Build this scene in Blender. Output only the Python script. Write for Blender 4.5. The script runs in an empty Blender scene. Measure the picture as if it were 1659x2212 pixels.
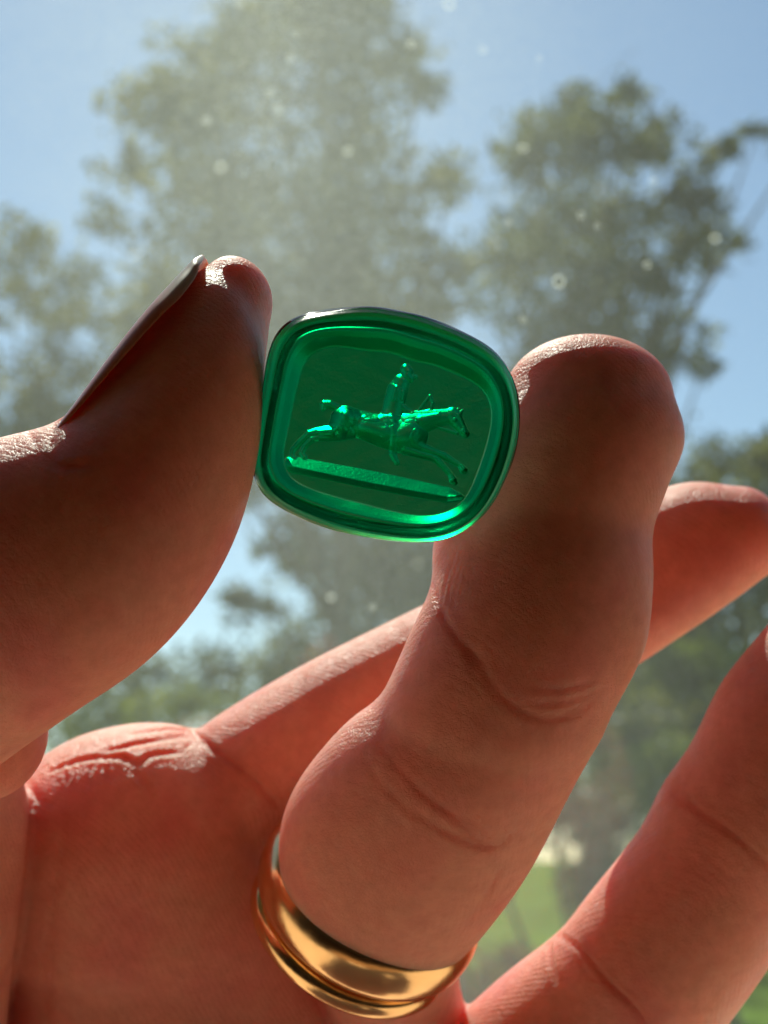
import bpy, bmesh, math, random
import numpy as np
from mathutils import Vector, Matrix
from mathutils.bvhtree import BVHTree
from mathutils.kdtree import KDTree

R = math.radians
rng = np.random.default_rng(7)
random.seed(7)
sc = bpy.context.scene
COL = sc.collection

# ------------------------------------------------------------------ camera
PITCH = R(13.0)
HFOV = R(28.6)
cam_d = bpy.data.cameras.new('camera')
cam = bpy.data.objects.new('camera', cam_d); COL.objects.link(cam)
cam.location = (0, 0, 1.5)
cam.rotation_euler = (R(90) + PITCH, 0, 0)
cam_d.sensor_fit = 'HORIZONTAL'; cam_d.sensor_width = 36
cam_d.lens = 18 / math.tan(HFOV / 2)
cam_d.clip_start = 0.005; cam_d.clip_end = 3000
cam_d.dof.use_dof = True
cam_d.dof.focus_distance = 0.1445
cam_d.dof.aperture_fstop = cam_d.lens / 1.55
sc.camera = cam
CM = Matrix.Translation((0, 0, 1.5)) @ Matrix.Rotation(R(90) + PITCH, 4, 'X')
CM3 = np.array(CM.to_3x3()); CT = np.array([0, 0, 1.5])

# ------------------------------------------------------------------ sky, sun
SUN_EL, SUN_ROT = R(54.5), R(-17)
w = bpy.data.worlds.new('World'); sc.world = w; w.use_nodes = True
nt = w.node_tree; nt.nodes.clear()
sky = nt.nodes.new('ShaderNodeTexSky'); sky.sky_type = 'NISHITA'
sky.sun_disc = False; sky.sun_elevation = SUN_EL; sky.sun_rotation = SUN_ROT
sky.air_density = 1.0; sky.dust_density = 0.2; sky.ozone_density = 0.0
bg = nt.nodes.new('ShaderNodeBackground'); bg.inputs[1].default_value = 0.088
out = nt.nodes.new('ShaderNodeOutputWorld')
nt.links.new(sky.outputs[0], bg.inputs[0]); nt.links.new(bg.outputs[0], out.inputs[0])
sun_d = bpy.data.lights.new('sun', 'SUN'); sun_d.energy = 5.0; sun_d.angle = R(0.53)
sun_d.color = (1.0, 0.94, 0.84)
sun = bpy.data.objects.new('sun', sun_d); COL.objects.link(sun)
SUN_DIR = Vector((math.sin(SUN_ROT) * math.cos(SUN_EL), math.cos(SUN_ROT) * math.cos(SUN_EL), math.sin(SUN_EL)))
sun.rotation_euler = SUN_DIR.to_track_quat('Z', 'Y').to_euler()
sun.location = (0, 0, 30)
vs = sc.view_settings
vs.view_transform = 'Standard'; vs.look = 'None'; vs.gamma = 1; vs.use_curve_mapping = False
vs.exposure = 0.72
sc.cycles.max_bounces = 10; sc.cycles.transmission_bounces = 10; sc.cycles.transparent_max_bounces = 24
sc.cycles.sample_clamp_indirect = 6.0
sc.cycles.use_denoising = True

# ------------------------------------------------------------------ helpers
F = 829.5 / math.tan(HFOV / 2)            # focal length in units of a 1659 wide picture

def cs(px, py, d):
    """picture position + distance along the view axis -> camera space"""
    return np.array([(px - 829.5) / F * d, (1106.0 - py) / F * d, -d])

def to_world(v, mm=True):
    v = np.asarray(v, float)
    return (v * (0.001 if mm else 1.0)) @ CM3.T + CT

def at(px, py, d):
    return Vector(to_world(cs(px, py, d), mm=False))

def tag(o, label=None, cat=None, group=None, kind=None):
    if label: o['label'] = label
    if cat: o['category'] = cat
    if group: o['group'] = group
    if kind: o['kind'] = kind
    return o

def empty(name, loc):
    o = bpy.data.objects.new(name, None); COL.objects.link(o); o.location = loc
    o.empty_display_size = 0.01
    return o

def mesh_obj(name, v, f, mat, parent=None, smooth=True):
    me = bpy.data.meshes.new(name)
    v = np.asarray(v, float)
    if parent is not None:
        v = v - np.array(parent.location)
    me.from_pydata(v.tolist(), [], f if isinstance(f, list) else f.tolist())
    if smooth: me.shade_smooth()
    me.materials.append(mat)
    o = bpy.data.objects.new(name, me); COL.objects.link(o)
    if parent is not None: o.parent = parent
    return o

def fast_quads(name, v, n, mat, parent=None):
    """v: (n*4,3) numpy quads"""
    me = bpy.data.meshes.new(name)
    v = np.asarray(v, np.float32)
    if parent is not None: v = v - np.array(parent.location, np.float32)
    me.vertices.add(n * 4); me.vertices.foreach_set('co', v.ravel())
    me.loops.add(n * 4); me.loops.foreach_set('vertex_index', np.arange(n * 4, dtype=np.int32))
    me.polygons.add(n); me.polygons.foreach_set('loop_start', np.arange(0, n * 4, 4, dtype=np.int32))
    me.update(calc_edges=True); me.materials.append(mat)
    o = bpy.data.objects.new(name, me); COL.objects.link(o)
    if parent is not None: o.parent = parent
    return o

class NT:
    def __init__(s, name):
        s.m = bpy.data.materials.new(name); s.m.use_nodes = True
        s.t = s.m.node_tree; s.t.nodes.clear()
        s.out = s.t.nodes.new('ShaderNodeOutputMaterial')
    def n(s, typ, **kw):
        nd = s.t.nodes.new('ShaderNode' + typ)
        for k, v in kw.items():
            if k.startswith('i_'):
                key = k[2:]
                nd.inputs[int(key) if key.isdigit() else key.replace('_', ' ')].default_value = v
            else: setattr(nd, k, v)
        return nd
    def l(s, a, b): s.t.links.new(a, b)
    def noise(s, scale, detail=4, rough=0.55, coord='Object'):
        tc = s.n('TexCoord'); nz = s.n('TexNoise', i_Scale=scale, i_Detail=detail, i_Roughness=rough)
        s.l(tc.outputs[coord], nz.inputs['Vector']); return nz.outputs[0]
    def ramp(s, fac, stops):
        r = s.n('ValToRGB'); e = r.color_ramp.elements
        while len(e) < len(stops): e.new(0.5)
        for el, (p, c) in zip(e, stops):
            el.position = p; el.color = c if len(c) == 4 else (*c, 1)
        s.l(fac, r.inputs[0]); return r.outputs[0]

# ------------------------------------------------------------------ materials
def mat_leaf(name, c0, c1, c2):
    m = NT(name)
    nz = m.noise(0.9, 5, 0.7)
    gi = m.n('NewGeometry')
    mx = m.n('Math', operation='MULTIPLY_ADD', i_1=0.45); m.l(gi.outputs['Random Per Island'], mx.inputs[0])
    sb = m.n('Math', operation='SUBTRACT', i_1=0.22); m.l(nz, sb.inputs[0]); m.l(sb.outputs[0], mx.inputs[2])
    col = m.ramp(mx.outputs[0], [(0.15, c0), (0.5, c1), (0.85, c2)])
    d = m.n('BsdfDiffuse'); t = m.n('BsdfTranslucent'); g = m.n('BsdfGlossy', i_Roughness=0.45)
    g.inputs['Color'].default_value = (.5, .5, .5, 1)
    m.l(col, d.inputs[0])
    br = m.n('HueSaturation', i_Hue=0.485, i_Saturation=1.1, i_Value=1.25); m.l(col, br.inputs['Color']); m.l(br.outputs[0], t.inputs[0])
    a = m.n('MixShader', i_0=0.46); m.l(d.outputs[0], a.inputs[1]); m.l(t.outputs[0], a.inputs[2])
    b = m.n('MixShader', i_0=0.07); m.l(a.outputs[0], b.inputs[1]); m.l(g.outputs[0], b.inputs[2])
    m.l(b.outputs[0], m.out.inputs[0]); return m.m

def mat_bark():
    m = NT('bark'); nz = m.noise(9, 6, 0.7)
    col = m.ramp(nz, [(0.3, (.05, .038, .028)), (0.7, (.16, .125, .095))])
    p = m.n('BsdfPrincipled', i_Roughness=0.9); m.l(col, p.inputs['Base Color'])
    bp = m.n('Bump', i_Strength=0.6, i_Distance=0.03); m.l(nz, bp.inputs['Height']); m.l(bp.outputs[0], p.inputs['Normal'])
    m.l(p.outputs[0], m.out.inputs[0]); return m.m

def mat_ground():
    m = NT('lawn'); nz = m.noise(0.35, 6, 0.65); n2 = m.noise(14, 4, 0.7)
    col = m.ramp(nz, [(0.30, (.12, .10, .05)), (0.38, (.08, .12, .02)), (0.7, (.13, .22, .025))])
    mul = m.n('MixRGB', blend_type='MULTIPLY', i_0=0.7); m.l(col, mul.inputs[1])
    m.l(m.ramp(n2, [(0.3, (.45, .45, .45)), (0.7, (1, 1, 1))]), mul.inputs[2])
    p = m.n('BsdfPrincipled', i_Roughness=0.95); p.inputs['Specular IOR Level'].default_value = 0.0; m.l(mul.outputs[0], p.inputs['Base Color'])
    m.l(p.outputs[0], m.out.inputs[0]); return m.m

def mat_skin():
    m = NT('skin')
    tc = m.n('TexCoord'); sc_ = m.n('VectorMath', operation='SCALE'); sc_.inputs['Scale'].default_value = 1000
    m.l(tc.outputs['Object'], sc_.inputs[0]); V = sc_.outputs[0]
    def nz(s, d=4, r=0.6):
        n = m.n('TexNoise', i_Scale=s, i_Detail=d, i_Roughness=r); m.l(V, n.inputs['Vector']); return n.outputs[0]
    big = nz(0.075, 3, 0.5)
    col = m.ramp(big, [(0.30, (.74, .275, .205)), (0.42, (.82, .345, .25)), (0.55, (.84, .32, .24)), (0.7, (.80, .245, .205))])
    fine = nz(0.55, 5, 0.65)
    mul = m.n('MixRGB', blend_type='MULTIPLY', i_0=1.0); m.l(col, mul.inputs[1])
    m.l(m.ramp(fine, [(0.28, (.91, .86, .85)), (0.65, (1.04, 1.04, 1.04))]), mul.inputs[2])
    at_ = m.n('Attribute', attribute_name='blush')
    red = m.n('MixRGB', blend_type='MULTIPLY'); m.l(at_.outputs['Fac'], red.inputs[0]); m.l(mul.outputs[0], red.inputs[1])
    red.inputs[2].default_value = (.88, .62, .58, 1)
    p = m.n('BsdfPrincipled', i_Roughness=0.46, i_IOR=1.42)
    m.l(red.outputs[0], p.inputs['Base Color'])
    p.subsurface_method = 'RANDOM_WALK'
    p.inputs['Subsurface Weight'].default_value = 1.0
    p.inputs['Subsurface Radius'].default_value = (1.0, 0.27, 0.17)
    p.inputs['Subsurface Scale'].default_value = 0.0055
    p.inputs['Specular IOR Level'].default_value = 0.45
    # fine skin relief: creased cells, ridges, pores
    vo = m.n('TexVoronoi', feature='DISTANCE_TO_EDGE', i_Scale=2.3)
    wv = m.n('VectorMath', operation='MULTIPLY_ADD')
    nv = m.n('TexNoise', i_Scale=0.8, i_Detail=3.0); m.l(V, nv.inputs['Vector'])
    wv.inputs[1].default_value = (1.1, 1.1, 1.1); m.l(nv.outputs[1], wv.inputs[0]); m.l(V, wv.inputs[2])
    m.l(wv.outputs[0], vo.inputs['Vector'])
    vr = m.ramp(vo.outputs[0], [(0.0, (0, 0, 0)), (0.16, (1, 1, 1))])
    n1 = nz(3.2, 4, 0.7)
    add = m.n('Math', operation='MULTIPLY_ADD', i_1=0.55); m.l(vr, add.inputs[0]); m.l(n1, add.inputs[2])
    b1 = m.n('Bump', i_Strength=0.6, i_Distance=0.00014); m.l(add.outputs[0], b1.inputs['Height'])
    wvt = m.n('TexWave', wave_type='BANDS', bands_direction='DIAGONAL', i_Scale=0.62, i_Distortion=5.0, i_Detail=2.0)
    wvt.inputs['Detail Scale'].default_value = 0.25; m.l(V, wvt.inputs['Vector'])
    b0 = m.n('Bump', i_Strength=0.26, i_Distance=0.00010); m.l(wvt.outputs[1], b0.inputs['Height']); m.l(b0.outputs[0], b1.inputs['Normal'])
    n3 = nz(0.5, 5, 0.6)
    b2 = m.n('Bump', i_Strength=0.4, i_Distance=0.0006); m.l(n3, b2.inputs['Height']); m.l(b1.outputs[0], b2.inputs['Normal'])
    m.l(b2.outputs[0], p.inputs['Normal'])
    rr = m.ramp(n3, [(0.3, (.38,) * 3), (0.7, (.58,) * 3)]); m.l(rr, p.inputs['Roughness'])
    m.l(p.outputs[0], m.out.inputs[0]); return m.m

def mat_nail():
    m = NT('nail'); nz = m.noise(900, 4)
    at_ = m.n('Attribute', attribute_name='free_edge')
    p = m.n('BsdfPrincipled', i_Roughness=0.35, i_IOR=1.5)
    bed = m.ramp(nz, [(0.3, (.44, .18, .12)), (0.7, (.5, .22, .15))])
    mx = m.n('MixRGB'); m.l(at_.outputs['Fac'], mx.inputs[0]); m.l(bed, mx.inputs[1]); mx.inputs[2].default_value = (.36, .28, .20, 1)
    m.l(mx.outputs[0], p.inputs['Base Color'])
    p.inputs['Subsurface Weight'].default_value = 1.0; p.inputs['Subsurface Radius'].default_value = (1, .4, .25)
    p.inputs['Subsurface Scale'].default_value = 0.0015
    m.l(p.outputs[0], m.out.inputs[0]); return m.m

def mat_gold():
    m = NT('gold'); nz = m.noise(420, 5, 0.7)
    p = m.n('BsdfPrincipled', i_Metallic=1.0)
    p.inputs['Base Color'].default_value = (.86, .56, .27, 1)
    m.l(m.ramp(nz, [(0.3, (.13,) * 3), (0.75, (.27,) * 3)]), p.inputs['Roughness'])
    b = m.n('Bump', i_Strength=0.12, i_Distance=0.0002); m.l(nz, b.inputs['Height']); m.l(b.outputs[0], p.inputs['Normal'])
    m.l(p.outputs[0], m.out.inputs[0]); return m.m

def mat_gem():
    """carved face: cut glass, partly polished and partly left matt by the tool"""
    m = NT('green_glass')
    nz = m.noise(2600, 4, 0.75)
    g1 = m.n('BsdfRefraction', i_Roughness=0.12, i_IOR=1.8); m.l(m.ramp(m.noise(260, 6, 0.7), [(0.3, (.001, .055, .052)), (0.7, (.001, .105, .095))]), g1.inputs[0])
    g2 = m.n('BsdfRefraction', i_Roughness=0.45, i_IOR=2.0); g2.inputs[0].default_value = (.001, .74, .26, 1)
    a = m.n('MixShader', i_0=0.5); m.l(g1.outputs[0], a.inputs[1]); m.l(g2.outputs[0], a.inputs[2])
    tr = m.n('BsdfTransparent'); tr.inputs[0].default_value = (.001, .10, .065, 1)
    b = m.n('MixShader', i_0=0.12); m.l(a.outputs[0], b.inputs[1]); m.l(tr.outputs[0], b.inputs[2])
    gs = m.n('BsdfGlossy', i_Roughness=0.2)
    fr = m.n('Fresnel', i_IOR=1.5)
    c = m.n('MixShader'); m.l(fr.outputs[0], c.inputs[0]); m.l(b.outputs[0], c.inputs[1]); m.l(gs.outputs[0], c.inputs[2])
    bp = m.n('Bump', i_Strength=0.18, i_Distance=0.0002); m.l(nz, bp.inputs['Height'])
    for nd in (g1, g2, gs): m.l(bp.outputs[0], nd.inputs['Normal'])
    m.l(c.outputs[0], m.out.inputs[0]); return m.m

def mat_gem_back():
    m = NT('green_glass_polished')
    tr = m.n('BsdfTransparent'); tr.inputs[0].default_value = (.010, .56, .40, 1)
    gs = m.n('BsdfGlossy', i_Roughness=0.08); fr = m.n('Fresnel', i_IOR=1.5)
    c = m.n('MixShader'); m.l(fr.outputs[0], c.inputs[0]); m.l(tr.outputs[0], c.inputs[1]); m.l(gs.outputs[0], c.inputs[2])
    m.l(c.outputs[0], m.out.inputs[0]); return m.m

def mat_pane():
    m = NT('window_glass')
    tr = m.n('BsdfTransparent'); tr.inputs[0].default_value = (.91, .955, .925, 1)
    gs = m.n('BsdfGlossy', i_Roughness=0.0)
    c = m.n('MixShader', i_0=0.04); m.l(tr.outputs[0], c.inputs[1]); m.l(gs.outputs[0], c.inputs[2])
    m.l(c.outputs[0], m.out.inputs[0]); return m.m

def mat_glare_veil():
    """added veil: column of sun glare painted as film density, little elsewhere"""
    m = NT('glare_veil')
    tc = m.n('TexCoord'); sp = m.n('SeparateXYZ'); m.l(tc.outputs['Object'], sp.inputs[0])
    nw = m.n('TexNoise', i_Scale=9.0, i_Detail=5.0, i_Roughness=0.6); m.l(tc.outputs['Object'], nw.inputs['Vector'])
    # distance from the axis of the painted glare column (runs down and slightly right)
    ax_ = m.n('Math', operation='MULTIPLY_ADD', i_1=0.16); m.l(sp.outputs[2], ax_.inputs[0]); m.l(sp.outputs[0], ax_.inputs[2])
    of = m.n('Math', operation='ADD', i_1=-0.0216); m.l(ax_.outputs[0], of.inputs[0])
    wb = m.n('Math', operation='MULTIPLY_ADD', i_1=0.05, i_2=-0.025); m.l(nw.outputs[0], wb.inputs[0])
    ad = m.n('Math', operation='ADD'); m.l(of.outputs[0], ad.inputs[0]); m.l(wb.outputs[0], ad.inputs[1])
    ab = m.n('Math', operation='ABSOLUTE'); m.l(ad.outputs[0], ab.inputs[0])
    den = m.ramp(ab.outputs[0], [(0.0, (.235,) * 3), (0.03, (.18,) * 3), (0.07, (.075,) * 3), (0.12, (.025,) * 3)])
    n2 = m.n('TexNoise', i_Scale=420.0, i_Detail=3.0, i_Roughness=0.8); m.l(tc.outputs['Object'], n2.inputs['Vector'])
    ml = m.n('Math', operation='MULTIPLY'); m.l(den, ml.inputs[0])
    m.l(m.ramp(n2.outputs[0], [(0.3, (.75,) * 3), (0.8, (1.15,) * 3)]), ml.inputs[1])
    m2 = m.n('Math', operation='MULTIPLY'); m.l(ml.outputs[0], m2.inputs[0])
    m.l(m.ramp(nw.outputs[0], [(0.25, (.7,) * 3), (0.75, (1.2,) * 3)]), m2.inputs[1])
    zr = m.ramp(sp.outputs[2], [(0.10, (.50,) * 3), (0.20, (.75,) * 3), (0.30, (1.5,) * 3)])  # veil thickens upwards, painting in the stronger glare near the top
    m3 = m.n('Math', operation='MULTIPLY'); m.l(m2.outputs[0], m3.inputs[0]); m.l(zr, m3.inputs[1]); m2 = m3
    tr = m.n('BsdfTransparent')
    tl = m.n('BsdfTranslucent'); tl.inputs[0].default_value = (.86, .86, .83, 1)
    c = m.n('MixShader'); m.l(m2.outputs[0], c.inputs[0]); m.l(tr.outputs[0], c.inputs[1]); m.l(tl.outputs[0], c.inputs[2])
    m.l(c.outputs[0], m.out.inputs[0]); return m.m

def mat_spot():
    m = NT('dried_water')
    tr = m.n('BsdfTransparent'); tl = m.n('BsdfTranslucent'); tl.inputs[0].default_value = (.9, .9, .86, 1)
    c = m.n('MixShader', i_0=0.17); m.l(tr.outputs[0], c.inputs[1]); m.l(tl.outputs[0], c.inputs[2])
    m.l(c.outputs[0], m.out.inputs[0]); return m.m

def mat_plain(name, c, r=0.6):
    m = NT(name); nz = m.noise(18, 5)
    p = m.n('BsdfPrincipled', i_Roughness=r)
    m.l(m.ramp(nz, [(0.3, tuple(x * .85 for x in c)), (0.7, c)]), p.inputs['Base Color'])
    m.l(p.outputs[0], m.out.inputs[0]); return m.m

LEAF_A = mat_leaf('leaf_olive', (.02, .026, .007), (.07, .08, .018), (.34, .31, .05))
LEAF_B = mat_leaf('leaf_dark', (.014, .022, .008), (.045, .062, .017), (.28, .28, .05))
LEAF_C = mat_leaf('leaf_fresh', (.05, .08, .012), (.12, .16, .022), (.30, .34, .045))
BARK = mat_bark(); GROUND = mat_ground()
SKIN = mat_skin(); NAIL = mat_nail(); GOLD = mat_gold(); GEM = mat_gem(); GEMB = mat_gem_back()
PANE = mat_pane(); GLARE_VEIL = mat_glare_veil(); SPOT = mat_spot()
BOUNCE_SILL = mat_plain('bounce_pine', (.82, .60, .44), .5)  # bright warm colour for the added bounce surface
FRAME = mat_plain('white_frame', (.75, .74, .70), 0.45)

# ------------------------------------------------------------------ ground
gN = 60
xs = np.sign(np.linspace(-1, 1, gN)) * np.abs(np.linspace(-1, 1, gN)) ** 3 * 1200
ys = np.linspace(0, 1, gN) ** 3 * 1600 - 20
X, Y = np.meshgrid(xs, ys)
Z = 0.12 * np.sin(X * 0.35) * np.cos(Y * 0.27) * np.clip(np.abs(Y) / 10, 0, 1)
gv = np.stack([X, Y, Z], -1).reshape(-1, 3)
gf = [(i * gN + j, i * gN + j + 1, (i + 1) * gN + j + 1, (i + 1) * gN + j) for i in range(gN - 1) for j in range(gN - 1)]
tag(mesh_obj('ground', gv, gf, GROUND), 'grassy lawn with bare patches beneath the trees', kind='structure')

# ------------------------------------------------------------------ trees
def tube(pts, rad, n=8):
    pts = np.asarray(pts, float); rad = np.asarray(rad, float)
    V, Fc = [], []
    for i, p in enumerate(pts):
        t = pts[min(i + 1, len(pts) - 1)] - pts[max(i - 1, 0)]; t /= np.linalg.norm(t) + 1e-9
        a = np.cross(t, [0.31, 0.95, 0.1]); a /= np.linalg.norm(a); b = np.cross(t, a)
        for k in range(n):
            an = 2 * math.pi * k / n
            V.append(p + rad[i] * (math.cos(an) * a + math.sin(an) * b))
    for i in range(len(pts) - 1):
        for k in range(n):
            Fc.append((i * n + k, i * n + (k + 1) % n, (i + 1) * n + (k + 1) % n, (i + 1) * n + k))
    Fc.append(tuple(range(n))[::-1]); Fc.append(tuple((len(pts) - 1) * n + k for k in range(n)))
    return V, Fc

def tree(name, blobs, depth, base_px, mat, label, cat='tree', leaf=0.06, cover=2.4, spread=1.0, trunk=0.16, group=None):
    """blobs: (px, py, radius px) of leaf masses; every mass has a place and depth of its own"""
    k = depth / F
    C, Rr = [], []
    for (px, py, r) in blobs:
        dd = depth + rng.uniform(-1, 1) * spread
        C.append(np.array(at(px, py, dd))); Rr.append(r * k)
    C = np.array(C); Rr = np.array(Rr)
    bx = np.array(at(base_px, 1500, depth)); bx[2] = 0
    root = empty(name, tuple(bx)); tag(root, label, cat, group)
    # limbs
    V, Fc = [], []
    top = C[np.argmax(C[:, 2])]
    n = 9
    sp = [bx + (top - bx) * t + np.array([math.sin(t * 5 + bx[0]) * .18, math.cos(t * 4) * .15, 0]) * math.sin(t * math.pi) for t in np.linspace(0, .93, n)]
    v, f = tube(sp, np.linspace(trunk * .7, .015, n), 10); V += v; Fc += f
    for c in C:
        zt = np.clip((c[2] - bx[2]) * .62 - .25, .4, None)
        j = np.argmin([abs(s[2] - zt) for s in sp]); a = sp[j]
        mid = (a + c) / 2 + rng.normal(0, .12, 3) + np.array([0, 0, .1])
        r0 = min(trunk * .22, 0.01 + 0.015 * np.linalg.norm(c - a))
        v, f = tube([a, a * .7 + mid * .3, mid, mid * .4 + c * .6, c], [r0, r0 * .8, r0 * .6, r0 * .42, .008], 6)
        o = len(V); V += v; Fc += [tuple(i + o for i in q) for q in f]
        for _ in range(4):
            e = c + rng.normal(0, 1, 3) * Rr[np.argmin(np.linalg.norm(C - c, axis=1))] * .6
            v, f = tube([c, (c + e) / 2 + rng.normal(0, .05, 3), e], [.008, .006, .004], 5)
            o = len(V); V += v; Fc += [tuple(i + o for i in q) for q in f]
    mesh_obj('trunk', V, Fc, BARK, root)
    # leaves: sub clumps in each mass, leaves round each clump
    P = []
    for c, r in zip(C, Rr):
        ncl = int(np.clip(13 * (r / .5) ** 1.6, 9, 80))
        dirs = rng.normal(0, 1, (ncl, 3)); dirs /= np.linalg.norm(dirs, axis=1)[:, None]
        cl = c + dirs * (rng.uniform(.15, 1, ncl) ** .5)[:, None] * r * np.array([1, 1, .82])
        tot = int(2.6 * cover * math.pi * r * r / (leaf * leaf))
        for q in cl:
            m_ = max(6, int(tot / ncl * rng.uniform(.5, 1.5)))
            P.append(q + rng.normal(0, 1, (m_, 3)) * r * .26 * np.array([1, 1, .7]))
    P = np.concatenate(P); n = len(P)
    a = rng.normal(0, 1, (n, 3)); a /= np.linalg.norm(a, axis=1)[:, None]
    b = np.cross(a, rng.normal(0, 1, (n, 3))); b /= np.linalg.norm(b, axis=1)[:, None]
    s = leaf * rng.uniform(.6, 1.25, (n, 1))
    a *= s * .75; b *= s * .42
    Q = np.stack([P - a, P + b, P + a, P - b], 1).reshape(-1, 3)
    fast_quads('crown', Q, n, mat, root)
    return root

tree('broadleaf_tree', [(720, 50, 160), (590, 90, 140), (850, 110, 95), (430, 150, 95), (640, -110, 170), (800, -80, 120), (350, 280, 105),
     (520, 290, 165), (720, 280, 165), (270, 360, 65), (900, 190, 55), (620, 450, 190), (420, 500, 130), (240, 480, 55),
     (800, 430, 110), (920, 390, 80), (980, 380, 60), (760, 600, 170), (560, 640, 170), (350, 650, 120), (930, 540, 75), (890, 640, 110),
     (700, 760, 150), (480, 780, 150)], 14.0, 640, LEAF_A,
     'tall leafy tree rising behind the green gem, lit from behind', leaf=0.075, cover=2.0, spread=1.3, trunk=.2)
tree('broadleaf_tree', [(60, 530, 75), (130, 610, 100), (30, 660, 70), (170, 740, 95), (40, 840, 90), (270, 720, 90), (110, 920, 90), (-80, 600, 120),
     (-90, 800, 140), (250, 880, 110), (60, 1020, 120)], 16.0, 60, LEAF_A,
     'yellowish leafy tree standing behind the thumb', leaf=0.075, cover=1.6, spread=1.0)
tree('broadleaf_tree', [(1240, 230, 75), (1360, 205, 50), (1120, 300, 70), (1190, 330, 90), (1310, 330, 110), (1440, 310, 70), (1560, 320, 50), (1630, 295, 36),
     (1500, 400, 55), (1170, 460, 120), (1330, 480, 130), (1460, 490, 90), (1560, 520, 55), (1090, 600, 120), (1270, 620, 140), (1420, 620, 90), (1530, 570, 45),
     (1180, 760, 140), (1350, 760, 110), (1470, 740, 65), (1520, 790, 40), (1720, 330, 60), (1280, 900, 150)], 18.0, 1280, LEAF_B,
     'tall dark tree with ragged side branches behind the ring finger', leaf=0.085, cover=2.0, spread=1.6, trunk=.22)
tree('broadleaf_tree', [(1560, 1000, 75), (1640, 960, 70), (1720, 1010, 110), (1480, 1060, 90), (1600, 1130, 130), (1440, 1180, 130), (1680, 1220, 140), (1530, 1300, 150),
     (1420, 1380, 130), (1640, 1400, 130), (1760, 1100, 120)], 24.0, 1600, LEAF_B,
     'low dark tree standing against the sky beyond the little finger', leaf=0.11, cover=2.2, spread=2)
tree('broadleaf_tree', [(650, 1000, 170), (820, 1020, 150), (980, 960, 170), (760, 1180, 140), (880, 1240, 130), (640, 1190, 70), (540, 1300, 65), (800, 1350, 150),
     (620, 1440, 120), (450, 1480, 95), (330, 1480, 80), (980, 1180, 150), (700, 1510, 130), (1080, 1330, 150), (900, 1480, 140)], 22.0, 760, LEAF_B,
     'shaded grey green tree seen in the gap below the gem', leaf=0.1, cover=2.3, spread=2)
tree('broadleaf_tree', [(200, 1480, 90), (120, 1580, 110), (300, 1570, 110), (430, 1560, 90), (560, 1560, 100), (40, 1450, 90), (160, 1330, 100), (-60, 1300, 130), (20, 1180, 120)],
     20.0, 200, LEAF_C, 'fresh green tree showing between thumb and palm', leaf=0.09, cover=2.0, spread=1.5)
BUSH = [(1500, 1480, 1, 13), (1330, 1560, 0, 11), (1420, 1640, 1, 10), (1250, 1690, 0, 12.5), (1130, 1700, 1, 15), (1380, 1470, 2, 15), (1560, 1600, 0, 12), (1200, 1560, 2, 17), (1080, 2080, 0, 12), (1230, 1900, 1, 19)]
BL = ['loose bush with yellow green sprays beyond the little finger', 'dense bush growing low behind the ring finger', 'small round bush beside bare stems past the fingers',
      'dark bush at the edge of the sunlit grass patch', 'far bush closing the gap above the lawn', 'pale hazy bush higher up between the two fingers', 'thick bush hidden mostly by the little finger', 'grey green bush far behind the ring finger', 'low dark bush beside the gold rings', 'bright green low bush on the sunlit grass']
for (px, py, k, d), lb in zip(BUSH, BL):
    bl = [(px + rng.normal(0, 60), py + rng.normal(0, 50 if py < 1750 else 25), rng.uniform(55, 100) if py < 1750 else rng.uniform(30, 55)) for _ in range(7)]
    tree('garden_bush', bl, d, px, (LEAF_B, LEAF_C, LEAF_A)[k], lb, 'bush', leaf=0.06, cover=1.7, spread=.6, trunk=.05)

# ------------------------------------------------------------------ the hand (camera space, millimetres, then moved into the world)
def catmull(P, sub):
    P = np.asarray(P, float); n = len(P); outp = []
    for i in range(n - 1):
        p0, p1, p2, p3 = P[max(i - 1, 0)], P[i], P[i + 1], P[min(i + 2, n - 1)]
        for t in np.linspace(0, 1, sub, endpoint=False):
            outp.append(.5 * (2 * p1 + (p2 - p0) * t + (2 * p0 - 5 * p1 + 4 * p2 - p3) * t * t + (3 * p1 - p0 - 3 * p2 + p3) * t ** 3))
    outp.append(P[-1]); return np.array(outp)

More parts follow.
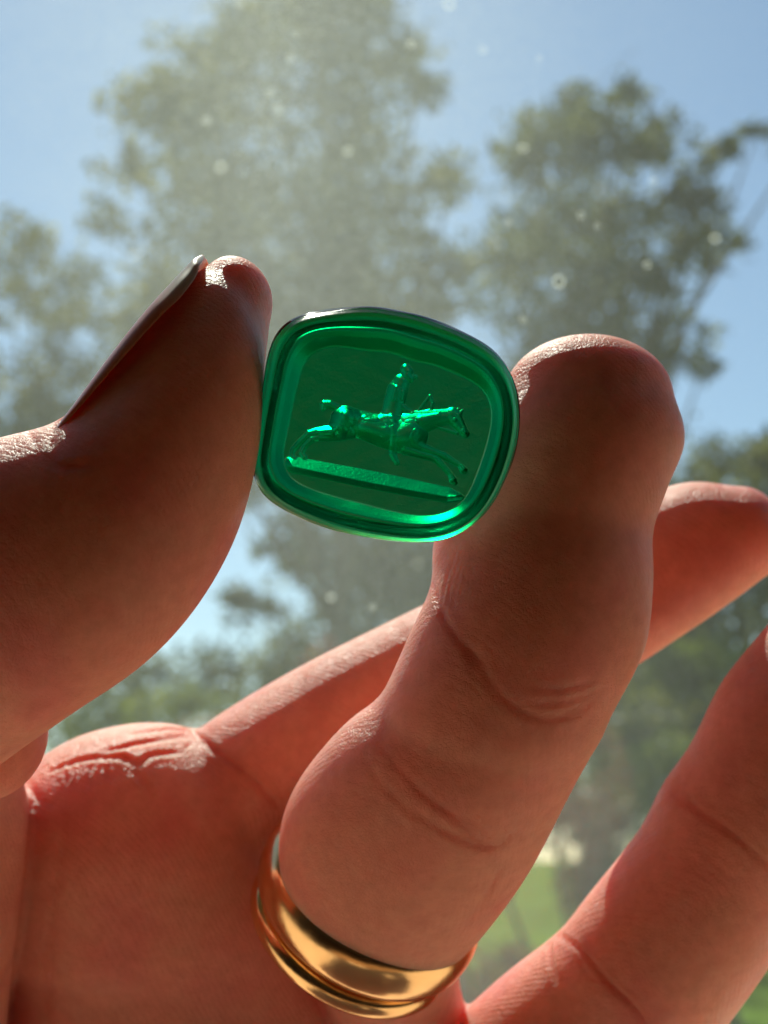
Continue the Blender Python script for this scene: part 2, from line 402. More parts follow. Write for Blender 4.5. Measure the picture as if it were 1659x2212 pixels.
def loft(st, cap0=0.0, cap1=0.0, sub=6, seg=40, flat=2.0):
    """st rows: left x, left y, right x, right y, distance, half thickness (mm)"""
    st = catmull(st, sub)
    L = np.array([cs(r[0], r[1], r[4]) for r in st]); Rt = np.array([cs(r[2], r[3], r[4]) for r in st])
    c = (L + Rt) / 2; a = (Rt - L) / 2; th = st[:, 5].copy()
    rows = [(c[i], a[i], th[i]) for i in range(len(st))]
    def tang(i): 
        t = c[min(i + 2, len(c) - 1)] - c[max(i - 2, 0)]; return t / np.linalg.norm(t)
    T = [tang(i) for i in range(len(c))]
    def cap(i, sgn, ln):
        res = []
        for q in np.linspace(0, 1, 9)[1:]:
            an = q * math.pi / 2 * .985
            res.append((c[i] + sgn * T[i] * ln * math.sin(an), a[i] * math.cos(an), th[i] * math.cos(an), T[i]))
        return res
    full = [(*r, t) for r, t in zip(rows, T)]
    if cap0: full = cap(0, -1, cap0)[::-1] + full
    if cap1: full = full + cap(len(c) - 1, 1, cap1)
    V, Fc = [], []
    for (cc, aa, t_, tt) in full:
        b = np.cross(tt, aa); b /= np.linalg.norm(b) + 1e-9
        if b[2] < 0: b = -b
        for k in range(seg):
            an = 2 * math.pi * k / seg
            x, y = math.cos(an), math.sin(an)
            x = math.copysign(abs(x) ** (2 / flat), x); y = math.copysign(abs(y) ** (2 / flat), y)
            V.append(cc + aa * x + b * t_ * y)
    for i in range(len(full) - 1):
        for k in range(seg):
            Fc.append((i * seg + k, i * seg + (k + 1) % seg, (i + 1) * seg + (k + 1) % seg, (i + 1) * seg + k))
    Fc.append(tuple(range(seg))[::-1]); Fc.append(tuple((len(full) - 1) * seg + k for k in range(seg)))
    return np.array(V), Fc

def ball(px, py, d, rx, ry, rz, n=24):
    c = cs(px, py, d); V, Fc = [], []
    for i in range(n // 2 + 1):
        p = math.pi * min(max(i / (n // 2), .004), .996)
        for k in range(n):
            q = 2 * math.pi * k / n
            V.append(c + np.array([rx * math.sin(p) * math.cos(q), ry * math.cos(p), rz * math.sin(p) * math.sin(q)]))
    for i in range(n // 2):
        for k in range(n):
            Fc.append((i * n + k, i * n + (k + 1) % n, (i + 1) * n + (k + 1) % n, (i + 1) * n + k))
    Fc.append(tuple(range(n))[::-1]); Fc.append(tuple((n // 2) * n + k for k in range(n)))
    return np.array(V), Fc

THUMB = [(-520, 1180, -330, 2050, 154, 13), (-330, 1060, -190, 1800, 149, 12.5), (-150, 985, -20, 1665, 145, 12), (20, 940, 130, 1560, 142.5, 11.5),
         (120, 912, 300, 1445, 142, 11), (190, 858, 412, 1330, 142.5, 10.5), (262, 775, 495, 1190, 144, 10),
         (326, 693, 533, 1050, 146, 9.5), (372, 640, 550, 900, 148, 8.6), (405, 606, 574, 770, 149.5, 7.2), (440, 590, 584, 690, 150, 5.6)]
GRIP = [(1085, 850, 1456, 872, 162, 7.6), (1040, 950, 1480, 955, 160.5, 8.6), (985, 1060, 1444, 1050, 159.5, 9.2),
        (936, 1165, 1410, 1150, 159, 9.6), (930, 1262, 1410, 1265, 157.5, 9.9), (888, 1360, 1392, 1400, 156.5, 9.8), (830, 1490, 1322, 1535, 157, 9.6), (806, 1530, 1296, 1585, 158, 9.6),
        (722, 1600, 1240, 1685, 160, 9.9), (630, 1715, 1158, 1845, 165, 10.4), (606, 1815, 1072, 1965, 171, 10.8), (650, 1915, 1000, 2045, 177, 10.1),
        (690, 2010, 985, 2110, 184.5, 9), (690, 2100, 1000, 2230, 193, 9)]
BACK = [(330, 1650, 470, 2000, 192, 11), (470, 1545, 660, 1800, 191, 10.5), (650, 1438, 850, 1690, 192, 9.6), (890, 1318, 1070, 1585, 193, 9.3), (1150, 1192, 1270, 1500, 193, 9.2),
        (1380, 1075, 1470, 1375, 192, 8.8), (1490, 1040, 1580, 1300, 191, 8.2), (1590, 1050, 1660, 1240, 190, 7.0)]
LITTLE = [(1760, 1215, 1990, 1460, 168, 7.6), (1665, 1345, 1990, 1620, 170, 9), (1560, 1475, 1900, 1770, 172, 9.6), (1492, 1610, 1790, 1900, 174, 9.7), (1432, 1695, 1720, 1985, 175.5, 9.5),
          (1375, 1805, 1660, 2080, 177, 9.9), (1262, 1950, 1580, 2190, 180, 10.2), (1190, 2035, 1490, 2310, 184, 10.4), (1060, 2140, 1400, 2430, 188, 11.4), (890, 2300, 1280, 2600, 194, 12), (700, 2480, 1150, 2800, 200, 12)]
PALM = [(-30, 1900, 585, 1765, 190, 15), (-40, 1980, 650, 1900, 192, 15.5), (-20, 2050, 720, 2060, 194, 15), (-40, 2300, 820, 2300, 196, 16), (-40, 2700, 900, 2700, 198, 17)]
THENAR = [(-330, 1500, -10, 1560, 160, 11), (-330, 1640, 20, 1690, 170, 12), (-330, 1760, 58, 1775, 175, 11), (-330, 1880, 66, 1880, 177, 10.5), (-330, 2020, 46, 2020, 178, 11), (-330, 2300, 10, 2300, 180, 12), (-300, 2700, 100, 2700, 186, 16)]
WEB = [(560, 1990, 700, 2300, 198, 12), (800, 2120, 850, 2480, 200, 12), (1060, 2280, 1010, 2620, 203, 12)]

V, Fc = [], []
for v, f in (loft(THUMB, 0, 3.6), loft(GRIP, 6.9, 0), loft(BACK, 4, 4.2), loft(LITTLE, 5, 0), loft(PALM, 15.5, 0, flat=2.3), loft(THENAR, 3, 0),
             ball(-40, 1582, 158, 7.0, 7.3, 7.5), loft(WEB, 6, 6)):
    o = len(V); V += list(v); Fc += [tuple(i + o for i in q) for q in f]
me = bpy.data.meshes.new('hand_source'); me.from_pydata([tuple(p) for p in V], [], Fc); me.update()
src = bpy.data.objects.new('hand_source', me); COL.objects.link(src)
md = src.modifiers.new('remesh', 'REMESH'); md.mode = 'VOXEL'; md.voxel_size = 0.35
dg = bpy.context.evaluated_depsgraph_get()
hand_me = bpy.data.meshes.new_from_object(src.evaluated_get(dg))
bpy.data.objects.remove(src); bpy.data.meshes.remove(me)
nv = len(hand_me.vertices)
co = np.empty(nv * 3); hand_me.vertices.foreach_get('co', co); co = co.reshape(-1, 3)
ed = np.empty(len(hand_me.edges) * 2, np.int64); hand_me.edges.foreach_get('vertices', ed); ed = ed.reshape(-1, 2)
deg = np.bincount(ed.ravel(), minlength=nv).astype(float)[:, None]

def lap(x):
    s = np.zeros_like(x)
    for k in range(x.shape[1]):
        s[:, k] = np.bincount(ed[:, 0], weights=x[ed[:, 1], k], minlength=nv) + np.bincount(ed[:, 1], weights=x[ed[:, 0], k], minlength=nv)
    return s / deg

for it in range(34):
    co = co + .6 * (lap(co) - co)
    co = co - .58 * (lap(co) - co) if it % 2 == 0 and it > 8 else co

def set_co():
    hand_me.vertices.foreach_set('co', co.ravel()); hand_me.update()

def normals():
    set_co(); nn = np.empty(nv * 3); hand_me.vertices.foreach_get('normal', nn); return nn.reshape(-1, 3)

def dig(lines, blush=None):
    """press creases into the skin along lines that lie on its surface"""
    global co
    N = normals()
    bvh = BVHTree.FromPolygons([Vector(p) for p in co], [p.vertices[:] for p in hand_me.polygons])
    kd = KDTree(nv)
    for i, p in enumerate(co): kd.insert(p, i)
    kd.balance()
    disp = np.zeros(nv)
    for (pts, depth, width, ridge) in lines:
        pl = catmull(np.array(pts, float), 8); hits = []
        seg = np.linalg.norm(np.diff(pl, axis=0), axis=1).sum(); m_ = max(8, int(seg / 5))
        tt = np.linspace(0, len(pl) - 1, m_)
        for t in tt:
            q = np.array([np.interp(t, range(len(pl)), pl[:, 0]), np.interp(t, range(len(pl)), pl[:, 1])])
            d = Vector(cs(q[0], q[1], 1.0)).normalized()
            h = bvh.ray_cast(Vector((0, 0, 0)), d)
            if h[0] is not None: hits.append((h[0], math.sin(math.pi * (t / (len(pl) - 1) * .9 + .05)) ** .5))
        best = {}
        for h, wgt in hits:
            for (_, i, dist) in kd.find_range(h, width * 3.2):
                val = -depth * wgt * (math.exp(-(dist / width) ** 2) - ridge * math.exp(-((dist - width * 1.9) / width) ** 2))
                k = best.get(i)
                if k is None or dist < k[0]: best[i] = (dist, val)
        for i, (dist, val) in best.items(): disp[i] += val
    co = co + N * disp[:, None]
    return disp

CREASE = [
    # ring finger: middle joint, base joint, end joint
    ([(1000, 1400), (1060, 1480), (1140, 1545), (1205, 1552), (1280, 1510)], .36, .9, .35),
    ([(1130, 1482), (1210, 1490), (1290, 1470)], .22, .35, .2), ([(1150, 1520), (1230, 1515), (1300, 1490)], .22, .35, .2),
    ([(820, 1610), (900, 1700), (990, 1770), (1062, 1832), (1110, 1800)], .38, .9, .3),
    ([(780, 1640), (860, 1730), (960, 1795), (1050, 1838)], .25, .6, .3),
    ([(935, 1262), (955, 1330), (1000, 1395), (1050, 1440)], .5, 1.1, .2),
    ([(1030, 1980), (1060, 1920), (1080, 1880)], .3, .4, .2), ([(1010, 2000), (1045, 1930)], .25, .35, .2),
    # little finger
    ([(1425, 1690), (1500, 1745), (1580, 1800), (1675, 1885)], .7, 1.1, .3),
    ([(1205, 2020), (1260, 2060), (1310, 2120), (1370, 2180), (1420, 2260)], .9, 1.2, .3),
    ([(1185, 2040), (1190, 2080), (1200, 2120)], .4, .5, .3),
    # palm
    ([(400, 1565), (470, 1625), (540, 1680), (600, 1745)], .9, 1.3, .2),
    ([(70, 1730), (62, 1830), (50, 1950), (30, 2100), (15, 2230)], 1.0, 1.4, .2),
    ([(150, 1760), (135, 1880), (115, 2020), (110, 2200)], .5, 1.6, .2),
    ([(290, 1585), (360, 1575), (420, 1578)], .4, .5, .3), ([(220, 1625), (300, 1605), (400, 1590)], .5, .55, .3),
    ([(110, 1665), (180, 1640), (260, 1635), (300, 1650)], .5, .5, .3), ([(300, 1650), (330, 1630), (390, 1625)], .45, .5, .3),
    ([(270, 1640), (310, 1690), (330, 1730)], .35, .5, .3), ([(60, 1690), (80, 1720), (110, 1740)], .5, .6, .3),
    # thumb
    ([(120, 908), (112, 960), (130, 1005), (200, 1000)], .5, .6, .3),
    ([(60, 930), (75, 960)], .3, .4, .2),
]
for k in range(9):     # fan of short wrinkles at the end joint of the gripping finger
    x = 965 + k * 13; CREASE.append(([(x - 12, 1300 + k * 2), (x, 1250 - k * 3), (x + 22, 1190 - k * 2)], .2, .26, .3))
for k in range(10):    # wrinkled top of the palm
    x = 90 + k * 24 + random.uniform(-6, 6); y = 1690 - k * 6
    CREASE.append(([(x, y + 30), (x + 8, y), (x + 22, y - 26)], .15, .32, .3))
for k in range(34):
    x = random.uniform(60, 450); y = 1700 - (x - 60) * .28 + random.uniform(-45, 45); an = random.uniform(.3, 2.2); ln = random.uniform(14, 34)
    CREASE.append(([(x, y), (x + ln * math.cos(an) * .5, y - ln * math.sin(an) * .5 + random.uniform(-5, 5)), (x + ln * math.cos(an), y - ln * math.sin(an))], .16, .3, .4))
for k in range(6):
    x = 1100 + k * 22; CREASE.append(([(x, 2120 - k * 16), (x + 14, 2090 - k * 16), (x + 20, 2050 - k * 14)], .15, .3, .4))
lines = []
for (p, d, w_, r_) in CREASE:
    if w_ > .55:        # a fold: broad shallow dip, a sharp line in it and finer branches
        lines.append((p, d * .22, w_ * 1.3, .0)); lines.append((p, d * .34, .38, .3))
        pa = np.array(p, float)
        for _ in range(3):
            i = random.randrange(len(pa) - 1); off = np.array([random.uniform(-16, 16), random.uniform(-16, 16)])
            lines.append(([tuple(pa[i] + off), tuple((pa[i] + pa[i + 1]) / 2 + off * 1.3), tuple(pa[i + 1] + off * .4)], .12, .3, .2))
    else: lines.append((p, d * .6, max(w_ * .9, .26), r_))
disp = dig(lines)
for it in range(1): co = co + .35 * (lap(co) - co)
set_co()
# low frequency unevenness of flesh
hand_me.vertices.foreach_set('co', to_world(co).ravel()); hand_me.update(); hand_me.shade_smooth()
att = hand_me.attributes.new('blush', 'FLOAT', 'POINT')
bl = np.clip(-disp / .3, 0, 1)[:, None]
for it in range(10): bl = bl + .6 * (lap(bl) - bl)
for (px, py, d, r) in ((500, 680, 147, 12), (1290, 860, 150, 15), (1560, 1120, 186, 13), (1700, 1400, 165, 14)):   # fingertips are rosier
    c = cs(px, py, d); bl[:, 0] += .45 * np.exp(-(np.linalg.norm(co - c, axis=1) / r) ** 2)
att.data.foreach_set('value', np.clip(bl[:, 0], 0, 1).astype(np.float32))
hand_me.materials.clear(); hand_me.materials.append(SKIN); hand_me.name = 'hand'
hand = bpy.data.objects.new('hand', hand_me); COL.objects.link(hand)
tag(hand, 'left hand pinching the green gem between thumb and ring finger', 'hand')

# thumb nail: curved plate wrapped over the outer side of the thumb tip, its free edge standing clear
def nail():
    st = catmull(THUMB, 8)
    L = np.array([cs(r[0], r[1], r[4]) for r in st]); Rt = np.array([cs(r[2], r[3], r[4]) for r in st])
    c = (L + Rt) / 2; a = (Rt - L) / 2; th = st[:, 5]
    line = catmull([(112, 965), (170, 890), (230, 805), (300, 712), (365, 635), (410, 585), (441, 555)], 5)
    n, m_ = len(line), 17; V = []
    for i, (x, y) in enumerate(line):
        q = i / (n - 1)
        d = np.interp(q, [0, .5, .85, 1], [142, 144.5, 148.5, 150])
        top = cs(x, y, d)
        tn = line[min(i + 1, n - 1)] - line[max(i - 1, 0)]; tn = np.array([tn[0], -tn[1], 0]); tn /= np.linalg.norm(tn)
        nr = np.array([-tn[1], tn[0], 0]);  nr = nr if nr[0] < 0 else -nr      # outward, up left
        hw = np.interp(q, [0, .12, .6, .9, 1], [3.0, 5.6, 6.4, 5.0, .9]); sag = np.interp(q, [0, .15, .45, .68, .82, .93, 1], [.3, .8, 1.8, 2.3, 2.0, 1.1, .12])
        for k in range(m_):
            an = (k / (m_ - 1) - .5) * 2
            V.append(top - nr * sag * (an * an * .55 + .45 * an ** 4) + np.array([0, 0, 1.0]) * hw * math.sin(an * 1.35) / math.sin(1.35))
    V = np.array(V)
    Fc = [(i * m_ + k, i * m_ + k + 1, (i + 1) * m_ + k + 1, (i + 1) * m_ + k) for i in range(n - 1) for k in range(m_ - 1)]
    o = mesh_obj('thumbnail', to_world(V), Fc, NAIL); o.parent = hand
    fe = o.data.attributes.new('free_edge', 'FLOAT', 'POINT')
    fe.data.foreach_set('value', np.repeat(np.clip((np.arange(n) / (n - 1) - .62) / .12, 0, 1), m_).astype(np.float32))
    s = o.modifiers.new('thickness', 'SOLIDIFY'); s.thickness = 0.00035; s.offset = 0
    s2 = o.modifiers.new('smooth', 'SUBSURF'); s2.levels = 1; s2.render_levels = 1
    return o
nail()

# ------------------------------------------------------------------ rings on the finger
def ring(center, axis, r, band, thick, dome, name, label, sx=1.0):
    axis = np.array(axis, float); axis /= np.linalg.norm(axis)
    u = np.cross(axis, [0, 0, 1]); u /= np.linalg.norm(u); v = np.cross(axis, u)
    n = 120; prof = []
    for k in range(20):
        q = 2 * math.pi * k / 20; x = math.cos(q); y = math.sin(q)
        px = math.copysign(abs(x) ** .75, x) * band / 2
        py = (y if y < 0 else y * 1.0)
        prof.append((px, (thick * dome if y > 0 else thick * .3) * py))
    V = []
    for i in range(n):
        an = 2 * math.pi * i / n; rd = u * math.cos(an) * sx + v * math.sin(an)
        for (x, y) in prof: V.append(center + axis * x + rd * (r + y))
    m_ = len(prof)
    Fc = [(i * m_ + k, i * m_ + (k + 1) % m_, ((i + 1) % n) * m_ + (k + 1) % m_, ((i + 1) % n) * m_ + k) for i in range(n) for k in range(m_)]
    o = mesh_obj(name, to_world(V), Fc, GOLD); tag(o, label, 'ring', 'gold rings on one finger'); return o
ax = np.array([.43, .80, .42])
ring(cs(800, 1936, 176.0), ax, 11.6, 6.8, 2.1, 1.0, 'gold_ring', 'thick domed gold ring around the gripping finger')
ring(cs(800, 1936, 176.0) - ax * 5.2 / np.linalg.norm(ax), ax, 11.6, 2.8, 1.2, 1.0, 'gold_ring', 'thin gold ring stacked below the thick domed ring')

# ------------------------------------------------------------------ the carved gem
GN = np.array([0.03, -math.sin(R(11)), math.cos(R(11))]); GN /= np.linalg.norm(GN)   # face normal, towards the viewer and a little down
GC = cs(838, 922, 141.5)
GU = np.cross([0, 1, 0], GN); GU /= np.linalg.norm(GU); GV = np.cross(GN, GU)

def gp(x, y):
    """crop coordinates of the studied enlargement -> 2D millimetres on the gem's face"""
    px = (x / 2.0232 + 620) * 0.81724; py = (y / 2.0232 + 760) * 0.81724
    d = cs(px, py, 1.0); t = GC.dot(GN) / d.dot(GN); p = d * t - GC
    return np.array([p.dot(GU), p.dot(GV)])

OUTL = np.array([gp(*q) for q in [(235, 240), (300, 195), (390, 163), (550, 135), (720, 122), (900, 150), (1100, 208), (1300, 300), (1435, 390), (1495, 510), (1532, 650), (1528, 800), (1495, 950),
        (1435, 1100), (1350, 1230), (1250, 1318), (1100, 1376), (1000, 1387), (850, 1378), (700, 1357), (500, 1308), (330, 1243), (200, 1168), (115, 1080), (95, 980), (112, 830), (150, 600), (190, 380)]])
PANL = np.array([gp(*q) for q in [(430, 345), (520, 318), (700, 345), (950, 400), (1150, 455), (1270, 505), (1350, 580), (1372, 680), (1345, 830), (1295, 980), (1245, 1105), (1190, 1170), (1090, 1212), (1000, 1216), (850, 1190),
        (700, 1150), (540, 1110), (400, 1068), (310, 1020), (265, 960), (272, 860), (300, 720), (340, 540), (378, 400)]])
CEN = gp(815, 750)
def polar(poly):
    d = poly - CEN; th = np.arctan2(d[:, 1], d[:, 0]); r = np.linalg.norm(d, axis=1)
    o = np.argsort(th); th, r = th[o], r[o]
    th3 = np.concatenate([th - 2 * np.pi, th, th + 2 * np.pi]); r3 = np.concatenate([r, r, r])
    dn = np.linspace(-np.pi, np.pi, 1440, endpoint=False); rr = np.interp(dn, th3, r3)
    ft = np.fft.rfft(rr); kf = np.arange(len(ft)); ft *= np.exp(-(kf / 14.0) ** 4); rr = np.fft.irfft(ft, len(rr))
    return lambda a: np.interp((a + np.pi) % (2 * np.pi) - np.pi, np.append(dn, np.pi), np.append(rr, rr[0]))
RO, RP = polar(OUTL), polar(PANL)
NT_, NS = 840, 300
th = np.linspace(-np.pi, np.pi, NT_, endpoint=False)
s = np.concatenate([np.linspace(.012, 1, NS)])
TH, S = np.meshgrid(th, s); ro, rp = RO(TH), RP(TH)
Rad = S * ro
PX = CEN[0] + Rad * np.cos(TH); PY = CEN[1] + Rad * np.sin(TH)

def capsule(a, b, ra, rb):
    a, b = gp(*a), gp(*b); k = np.linalg.norm(gp(900, 700) - gp(800, 700)) / 100
    ra *= k; rb *= k
    d = b - a; L2 = max(d.dot(d), 1e-9)
    t = np.clip(((PX - a[0]) * d[0] + (PY - a[1]) * d[1]) / L2, 0, 1)
    r = ra + (rb - ra) * t
    q = ((PX - a[0] - d[0] * t) ** 2 + (PY - a[1] - d[1] * t) ** 2) / r ** 2
    return np.clip(1 - q, 0, 1) ** .8 * np.minimum(r, 1.4)      # dome height in mm
def chain(pts, fat=1.3):
    pts = [(x, y, r * fat + 1.5) for (x, y, r) in pts]
    h = np.zeros_like(PX)
    for p, q in zip(pts[:-1], pts[1:]): h = np.maximum(h, capsule(p[:2], q[:2], p[2], q[2]))
    return h
HORSE = [([(590, 708, 58), (650, 726, 56), (720, 746, 58), (800, 770, 66), (880, 786, 74), (935, 788, 76)], .85),
    ([(588, 715, 60), (570, 748, 52), (528, 775, 32), (440, 775, 19), (400, 782, 14), (345, 832, 12), (312, 868, 10), (305, 900, 9), (318, 915, 13)], 1.15),
    ([(610, 760, 42), (560, 788, 24), (450, 800, 15), (412, 812, 13), (375, 850, 10), (358, 885, 9), (372, 908, 13)], 1.0),
    ([(930, 745, 58), (1000, 722, 46), (1080, 700, 36), (1150, 688, 30), (1175, 690, 32)], .7),
    ([(1165, 685, 34), (1195, 725, 26), (1222, 765, 18), (1235, 782, 16)], .75), ([(1180, 672, 10), (1196, 650, 5)], .9), ([(1202, 678, 9), (1218, 658, 5)], .9),
    ([(960, 830, 38), (1010, 862, 20), (1095, 890, 13), (1120, 900, 14), (1170, 930, 10), (1205, 950, 9), (1225, 976, 14)], 1.15),
    ([(915, 860, 26), (985, 888, 16), (1050, 905, 14), (1075, 915, 14), (1125, 965, 10), (1155, 1000, 9), (1168, 1030, 14), (1180, 1045, 8)], 1.15),
    ([(575, 660, 16), (545, 642, 15), (510, 625, 16), (480, 624, 15), (475, 648, 8)], 1.1)]
RIDER = [([(862, 518, 20), (906, 522, 20)], .9), ([(916, 436, 20), (924, 450, 22)], 1.0), ([(922, 472, 26), (938, 486, 18)], .9), ([(892, 505, 32), (872, 550, 42), (856, 610, 42), (846, 660, 42), (838, 690, 44)], .75),
    ([(890, 520, 20), (895, 580, 19), (885, 628, 17), (915, 655, 13), (950, 668, 10)], 1.1), ([(835, 680, 28), (800, 700, 26), (760, 735, 20), (730, 745, 10)], .7),
    ([(830, 720, 30), (850, 740, 30), (855, 800, 26), (850, 850, 20), (845, 890, 13), (870, 938, 9)], .95), ([(800, 770, 14), (850, 712, 12)], .7),
    ([(975, 672, 5), (1015, 618, 5), (1045, 580, 6), (1062, 615, 5), (1050, 655, 5), (1025, 662, 5)], 1.3), ([(940, 668, 6), (1010, 665, 6), (1100, 668, 5), (1150, 668, 4)], 1.2),
    ([(1010, 722, 5), (1100, 752, 4), (1190, 780, 5)], 1.2), ([(945, 468, 7), (968, 478, 8)], .9)]
hh = np.zeros_like(PX); hr = np.zeros_like(PX)
for p, g in HORSE: hh = np.maximum(hh, g * chain(p))
for p, g in RIDER: hr = np.maximum(hr, g * chain(p))
MUSCLE = [([(600, 705, 46), (570, 745, 40)], .16), ([(600, 690, 22), (640, 690, 26)], .3), ([(945, 765, 42), (905, 815, 38)], .2), ([(985, 790, 24), (970, 815, 22)], .35), ([(1000, 715, 22), (1090, 690, 14)], .4),
    ([(720, 760, 40), (790, 785, 38)], .25), ([(1180, 712, 9), (1182, 713, 9)], .6), ([(1225, 770, 10), (1232, 780, 9)], .5), ([(540, 775, 14), (450, 778, 10)], .5), ([(700, 705, 14), (760, 715, 12)], .4)]
for p, g in MUSCLE: hh = hh + (hh > .02) * g * 1.25 * chain(p)
FOLDS = [([(868, 540, 10), (850, 600, 9)], .6), ([(880, 560, 7), (872, 610, 6)], .6), ([(905, 560, 8), (898, 600, 7)], .5), ([(850, 760, 12), (858, 800, 10)], .5), ([(838, 700, 16), (845, 725, 16)], .5)]
for p, g in FOLDS: hr = hr + (hr > .02) * g * chain(p)
hr = np.where(hr > .02, hr + .6 * hh, 0)      # the rider is cut deeper than the horse he sits on
# ground: a cut that is deepest along its upper edge and runs out to nothing below
ga, gb = gp(262, 935), gp(1222, 1125); gd = (gb - ga); gl_ = np.linalg.norm(gd); gd /= gl_; gn = np.array([-gd[1], gd[0]])
kx = np.linalg.norm(gp(900, 700) - gp(800, 700)) / 100
al = ((PX - ga[0]) * gd[0] + (PY - ga[1]) * gd[1]) / gl_; ac = ((PX - ga[0]) * gn[0] + (PY - ga[1]) * gn[1]) / kx
hw = np.interp(al, [0, .05, .5, .92, 1.0], [30, 44, 50, 42, 12])
inside = (al > -.01) & (al < 1.01)
gq = 1 - np.clip((ac + hw) / (2 * hw), 0, 1)
gdn = np.where(inside, np.where(gq < .82, gq / .82, np.clip((1 - gq) / .18, 0, 1)) * 1.55, 0)
rough = rng.normal(0, 1, PX.shape)
for _ in range(2): rough = (rough + np.roll(rough, 1, 0) + np.roll(rough, -1, 0) + np.roll(rough, 1, 1) + np.roll(rough, -1, 1)) / 5
inp = np.clip((rp - Rad) / .5, 0, 1)
fig = np.maximum(hh, hr)
H = -np.maximum(fig * 1.25 + (fig > .05) * rough * .02, gdn + (gdn > .02) * rough * .014) * inp
q = np.clip((Rad - rp) / (ro - rp), 0, 1)
prof_q = [0, .05, .14, .30, .44, .52, .60, .68, .74, .82, .92, 1.0]
prof_h = [0, -.16, -.72, -1.75, -2.3, -2.36, -2.0, -1.3, -.95, -1.1, -1.6, -2.3]
sm = np.interp(np.linspace(0, 1, 400), prof_q, prof_h); kk = np.ones(13) / 13
sm = np.convolve(np.pad(sm, 6, 'edge'), kk, 'valid')
H += np.where(Rad > rp, np.interp(q, np.linspace(0, 1, 400), sm), 0)
H += rough * .004 + .012 * np.sin(PX * 1.7 + 1.1 * np.sin(PY * 1.3)) * np.sin(PY * 1.9 + .7)
front = GC + PX[..., None] * GU + PY[..., None] * GV + H[..., None] * GN
rows = [front[i] for i in range(NS)]
# sides and slightly domed back
for sc_k, dep in [(1.004, 2.4), (1.012, 2.65), (1.018, 3.0), (1.018, 3.7), (1.0, 4.8), (.965, 5.7), (.93, 6.15), (.88, 6.35), (.75, 6.5), (.5, 6.6), (.25, 6.65), (.02, 6.66)]:
    x = CEN[0] + RO(th) * sc_k * np.cos(th); y = CEN[1] + RO(th) * sc_k * np.sin(th)
    wob = .05 * np.sin(th * 9 + dep * 2) * np.sin(th * 4) if .9 < sc_k < 1.03 else 0 * th
    rows.append(GC + (x + wob * np.cos(th))[:, None] * GU + (y + wob * np.sin(th))[:, None] * GV - dep * GN)
GVv = to_world(np.concatenate(rows)); nr = len(rows)
i, k = np.meshgrid(np.arange(nr - 1), np.arange(NT_), indexing='ij'); k2 = (k + 1) % NT_
quads = np.stack([i * NT_ + k, i * NT_ + k2, (i + 1) * NT_ + k2, (i + 1) * NT_ + k], -1)
lab = np.zeros((nr - 1, NT_), int)
cell = lambda M: M[:-1]
lab[:NS - 1][cell(gdn * inp) > .02] = 3
lab[:NS - 1][cell(hh * inp) > .04] = 1
lab[:NS - 1][cell((hr > .04) & (hr >= hh) & (inp > .2))] = 2
quads = quads.reshape(-1, 4)[:, ::-1]; lab = lab.ravel()
tmp = bpy.data.meshes.new('tmp'); tmp.from_pydata(GVv.tolist(), [], quads.tolist()); tmp.update()
gnrm = np.empty(len(GVv) * 3); tmp.vertices.foreach_get('normal', gnrm); gnrm = gnrm.reshape(-1, 3); bpy.data.meshes.remove(tmp)
gem = empty('carved_gem', tuple(to_world(GC))); tag(gem, 'emerald green glass intaglio gem carved with a galloping horse and rider', 'gem')
NT4 = len(GVv)
for kind, nm in ((0, 'glass_body'), (1, 'carved_horse'), (2, 'carved_rider'), (3, 'carved_ground')):
    f = quads[lab == kind]; used = np.unique(f); mp = -np.ones(NT4, int); mp[used] = np.arange(len(used))
    fl = mp[f].tolist(); vv = GVv[used]; nn = gnrm[used]
    if kind == 0:       # close the two tiny centre holes
        v0 = mp[np.arange(NT_)]
        if (v0 >= 0).all(): fl.append(tuple(v0.tolist()))
        fl.append(tuple(mp[(nr - 1) * NT_ + np.arange(NT_)][::-1].tolist()))
    o = mesh_obj(nm, vv, fl, GEM, gem)
    if kind == 0:       # polished sides and back
        o.data.materials.append(GEMB)
        rowi = (np.where(lab == 0)[0] // NT_) >= NS
        mi = np.zeros(len(fl), np.int32); mi[:len(rowi)] = rowi; mi[-1] = 1
        o.data.polygons.foreach_set('material_index', mi)
    o.data.normals_split_custom_set_from_vertices(nn.tolist())

# ------------------------------------------------------------------ the window behind the hand, with an added glare veil
WY = 0.268
win = empty('window', (0, WY, 1.36)); tag(win, 'large window pane with painted glare veil and dried water spots behind the hand', 'window')
def box(x0, x1, y0, y1, z0, z1):
    v = [(x, y, z) for x in (x0, x1) for y in (y0, y1) for z in (z0, z1)]
    return v, [(0, 1, 3, 2), (4, 6, 7, 5), (0, 4, 5, 1), (2, 3, 7, 6), (0, 2, 6, 4), (1, 5, 7, 3)]
def part_box(name, mat, *b):
    v, f = box(*b); return mesh_obj(name, v, f, mat, win, smooth=False)
HW, Z0, Z1 = 1.1, 1.425, 2.7
part_box('glass_pane', PANE, -HW, HW, WY + .001, WY + .005, Z0, Z1)
mesh_obj('glare_film', [(-HW, WY, Z0), (HW, WY, Z0), (HW, WY, Z1), (-HW, WY, Z1)], [(0, 1, 2, 3)], GLARE_VEIL, win, smooth=False)  # added sheet that carries the painted sun glare
for b in ((-HW - .07, -HW, WY - .03, WY + .04, Z0 - .07, Z1 + .07), (HW, HW + .07, WY - .03, WY + .04, Z0 - .07, Z1 + .07),
          (-HW, HW, WY - .03, WY + .04, Z1, Z1 + .07), (-HW, HW, WY - .03, WY + .04, Z0 - .07, Z0)):
    part_box('frame_rail', FRAME, *b)
part_box('bounce_sill', BOUNCE_SILL, -HW - .1, HW + .1, .112, WY - .031, Z0 - .045, Z0 - .005)  # unseen ledge added to bounce sunlight up onto the palm
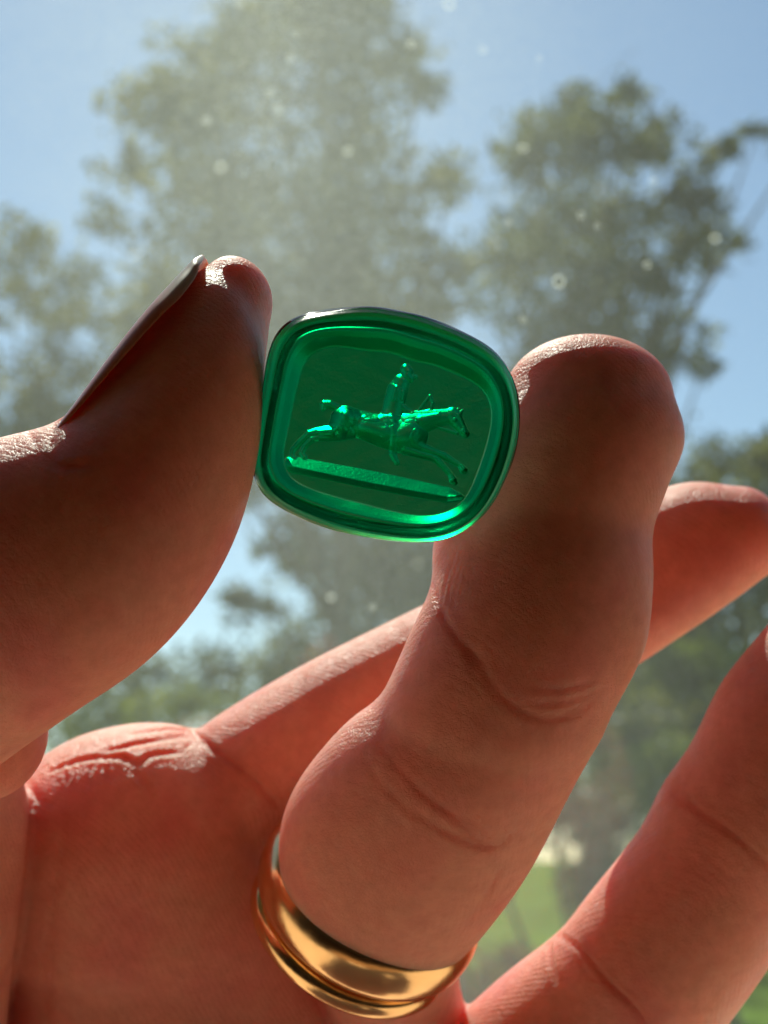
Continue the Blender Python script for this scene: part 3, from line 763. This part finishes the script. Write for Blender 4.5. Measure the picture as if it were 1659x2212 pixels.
SPOTS = [(517, 8, 11), (970, 8, 13), (1044, 108, 11), (627, 125, 10), (583, 202, 9), (446, 260, 11), (477, 361, 11), (752, 326, 9), (1398, 572, 12), (1207, 608, 12), (1290, 488, 11), (1410, 390, 10),
         (1130, 690, 11), (855, 1350, 10), (1130, 320, 10), (599, 235, 10), (1040, 1250, 9), (1330, 1400, 9), (1545, 515, 10), (1255, 465, 9), (888, 95, 9), (640, 75, 8), (1165, 125, 8), (715, 1290, 13), (805, 1312, 11), (1098, 480, 9)]
def torus(r, mr, n=20, m_=6):
    V = [((r + mr * math.cos(b)) * math.cos(a), mr * .4 * math.sin(b), (r + mr * math.cos(b)) * math.sin(a)) for a in np.linspace(0, 2 * math.pi, n, endpoint=False) for b in np.linspace(0, 2 * math.pi, m_, endpoint=False)]
    Fc = [(i * m_ + k, i * m_ + (k + 1) % m_, ((i + 1) % n) * m_ + (k + 1) % m_, ((i + 1) % n) * m_ + k) for i in range(n) for k in range(m_)]
    return V, Fc
tv, tf = torus(1.0, .28)
sme = bpy.data.meshes.new('water_spot'); sme.from_pydata(tv, [], tf); sme.shade_smooth(); sme.materials.append(SPOT)
for (px, py, r) in SPOTS:
    d = np.array(at(px, py, 1.0)) - CT; t = (WY - .0006) / d[1]; p = CT + d * t
    o = bpy.data.objects.new('water_spot', sme); COL.objects.link(o); o.parent = win
    o.location = p - np.array(win.location); k = r * random.uniform(.45, 1.0) * t / F; o.scale = (k, k, k * random.uniform(.85, 1.1))

# ------------------------------------------------------------------ unseen room, added to shade the hand and bounce warm light
WALLM = mat_plain('cream_wall', (.50, .40, .32), .85); FLOORM = mat_plain('wood_floor', (.36, .20, .11), .5)
def room(name, mat, *b):
    v, f = box(*b); return tag(mesh_obj(name, v, f, mat, smooth=False), kind='structure')
RX, RY, RZ0, RZ1 = 2.2, -3.6, .45, 2.95
room('added_floor', FLOORM, -RX, RX, RY, WY + .06, RZ0 - .1, RZ0)
room('added_ceiling', WALLM, -RX, RX, RY, WY + .06, RZ1, RZ1 + .1)
room('added_wall_back', WALLM, -RX, RX, RY - .1, RY, RZ0 - .1, RZ1 + .1)
room('added_wall_left', WALLM, -RX - .1, -RX, RY, WY + .06, RZ0 - .1, RZ1 + .1)
room('added_wall_right', WALLM, RX, RX + .1, RY, WY + .06, RZ0 - .1, RZ1 + .1)
HO = HW + .07
room('added_window_wall_left', WALLM, -RX, -HO, WY - .05, WY + .06, RZ0, RZ1)
room('added_window_wall_right', WALLM, HO, RX, WY - .05, WY + .06, RZ0, RZ1)
room('added_window_wall_below', WALLM, -HO, HO, WY - .05, WY + .06, RZ0, Z0 - .07)
room('added_window_wall_above', WALLM, -HO, HO, WY - .05, WY + .06, Z1 + .07, RZ1)
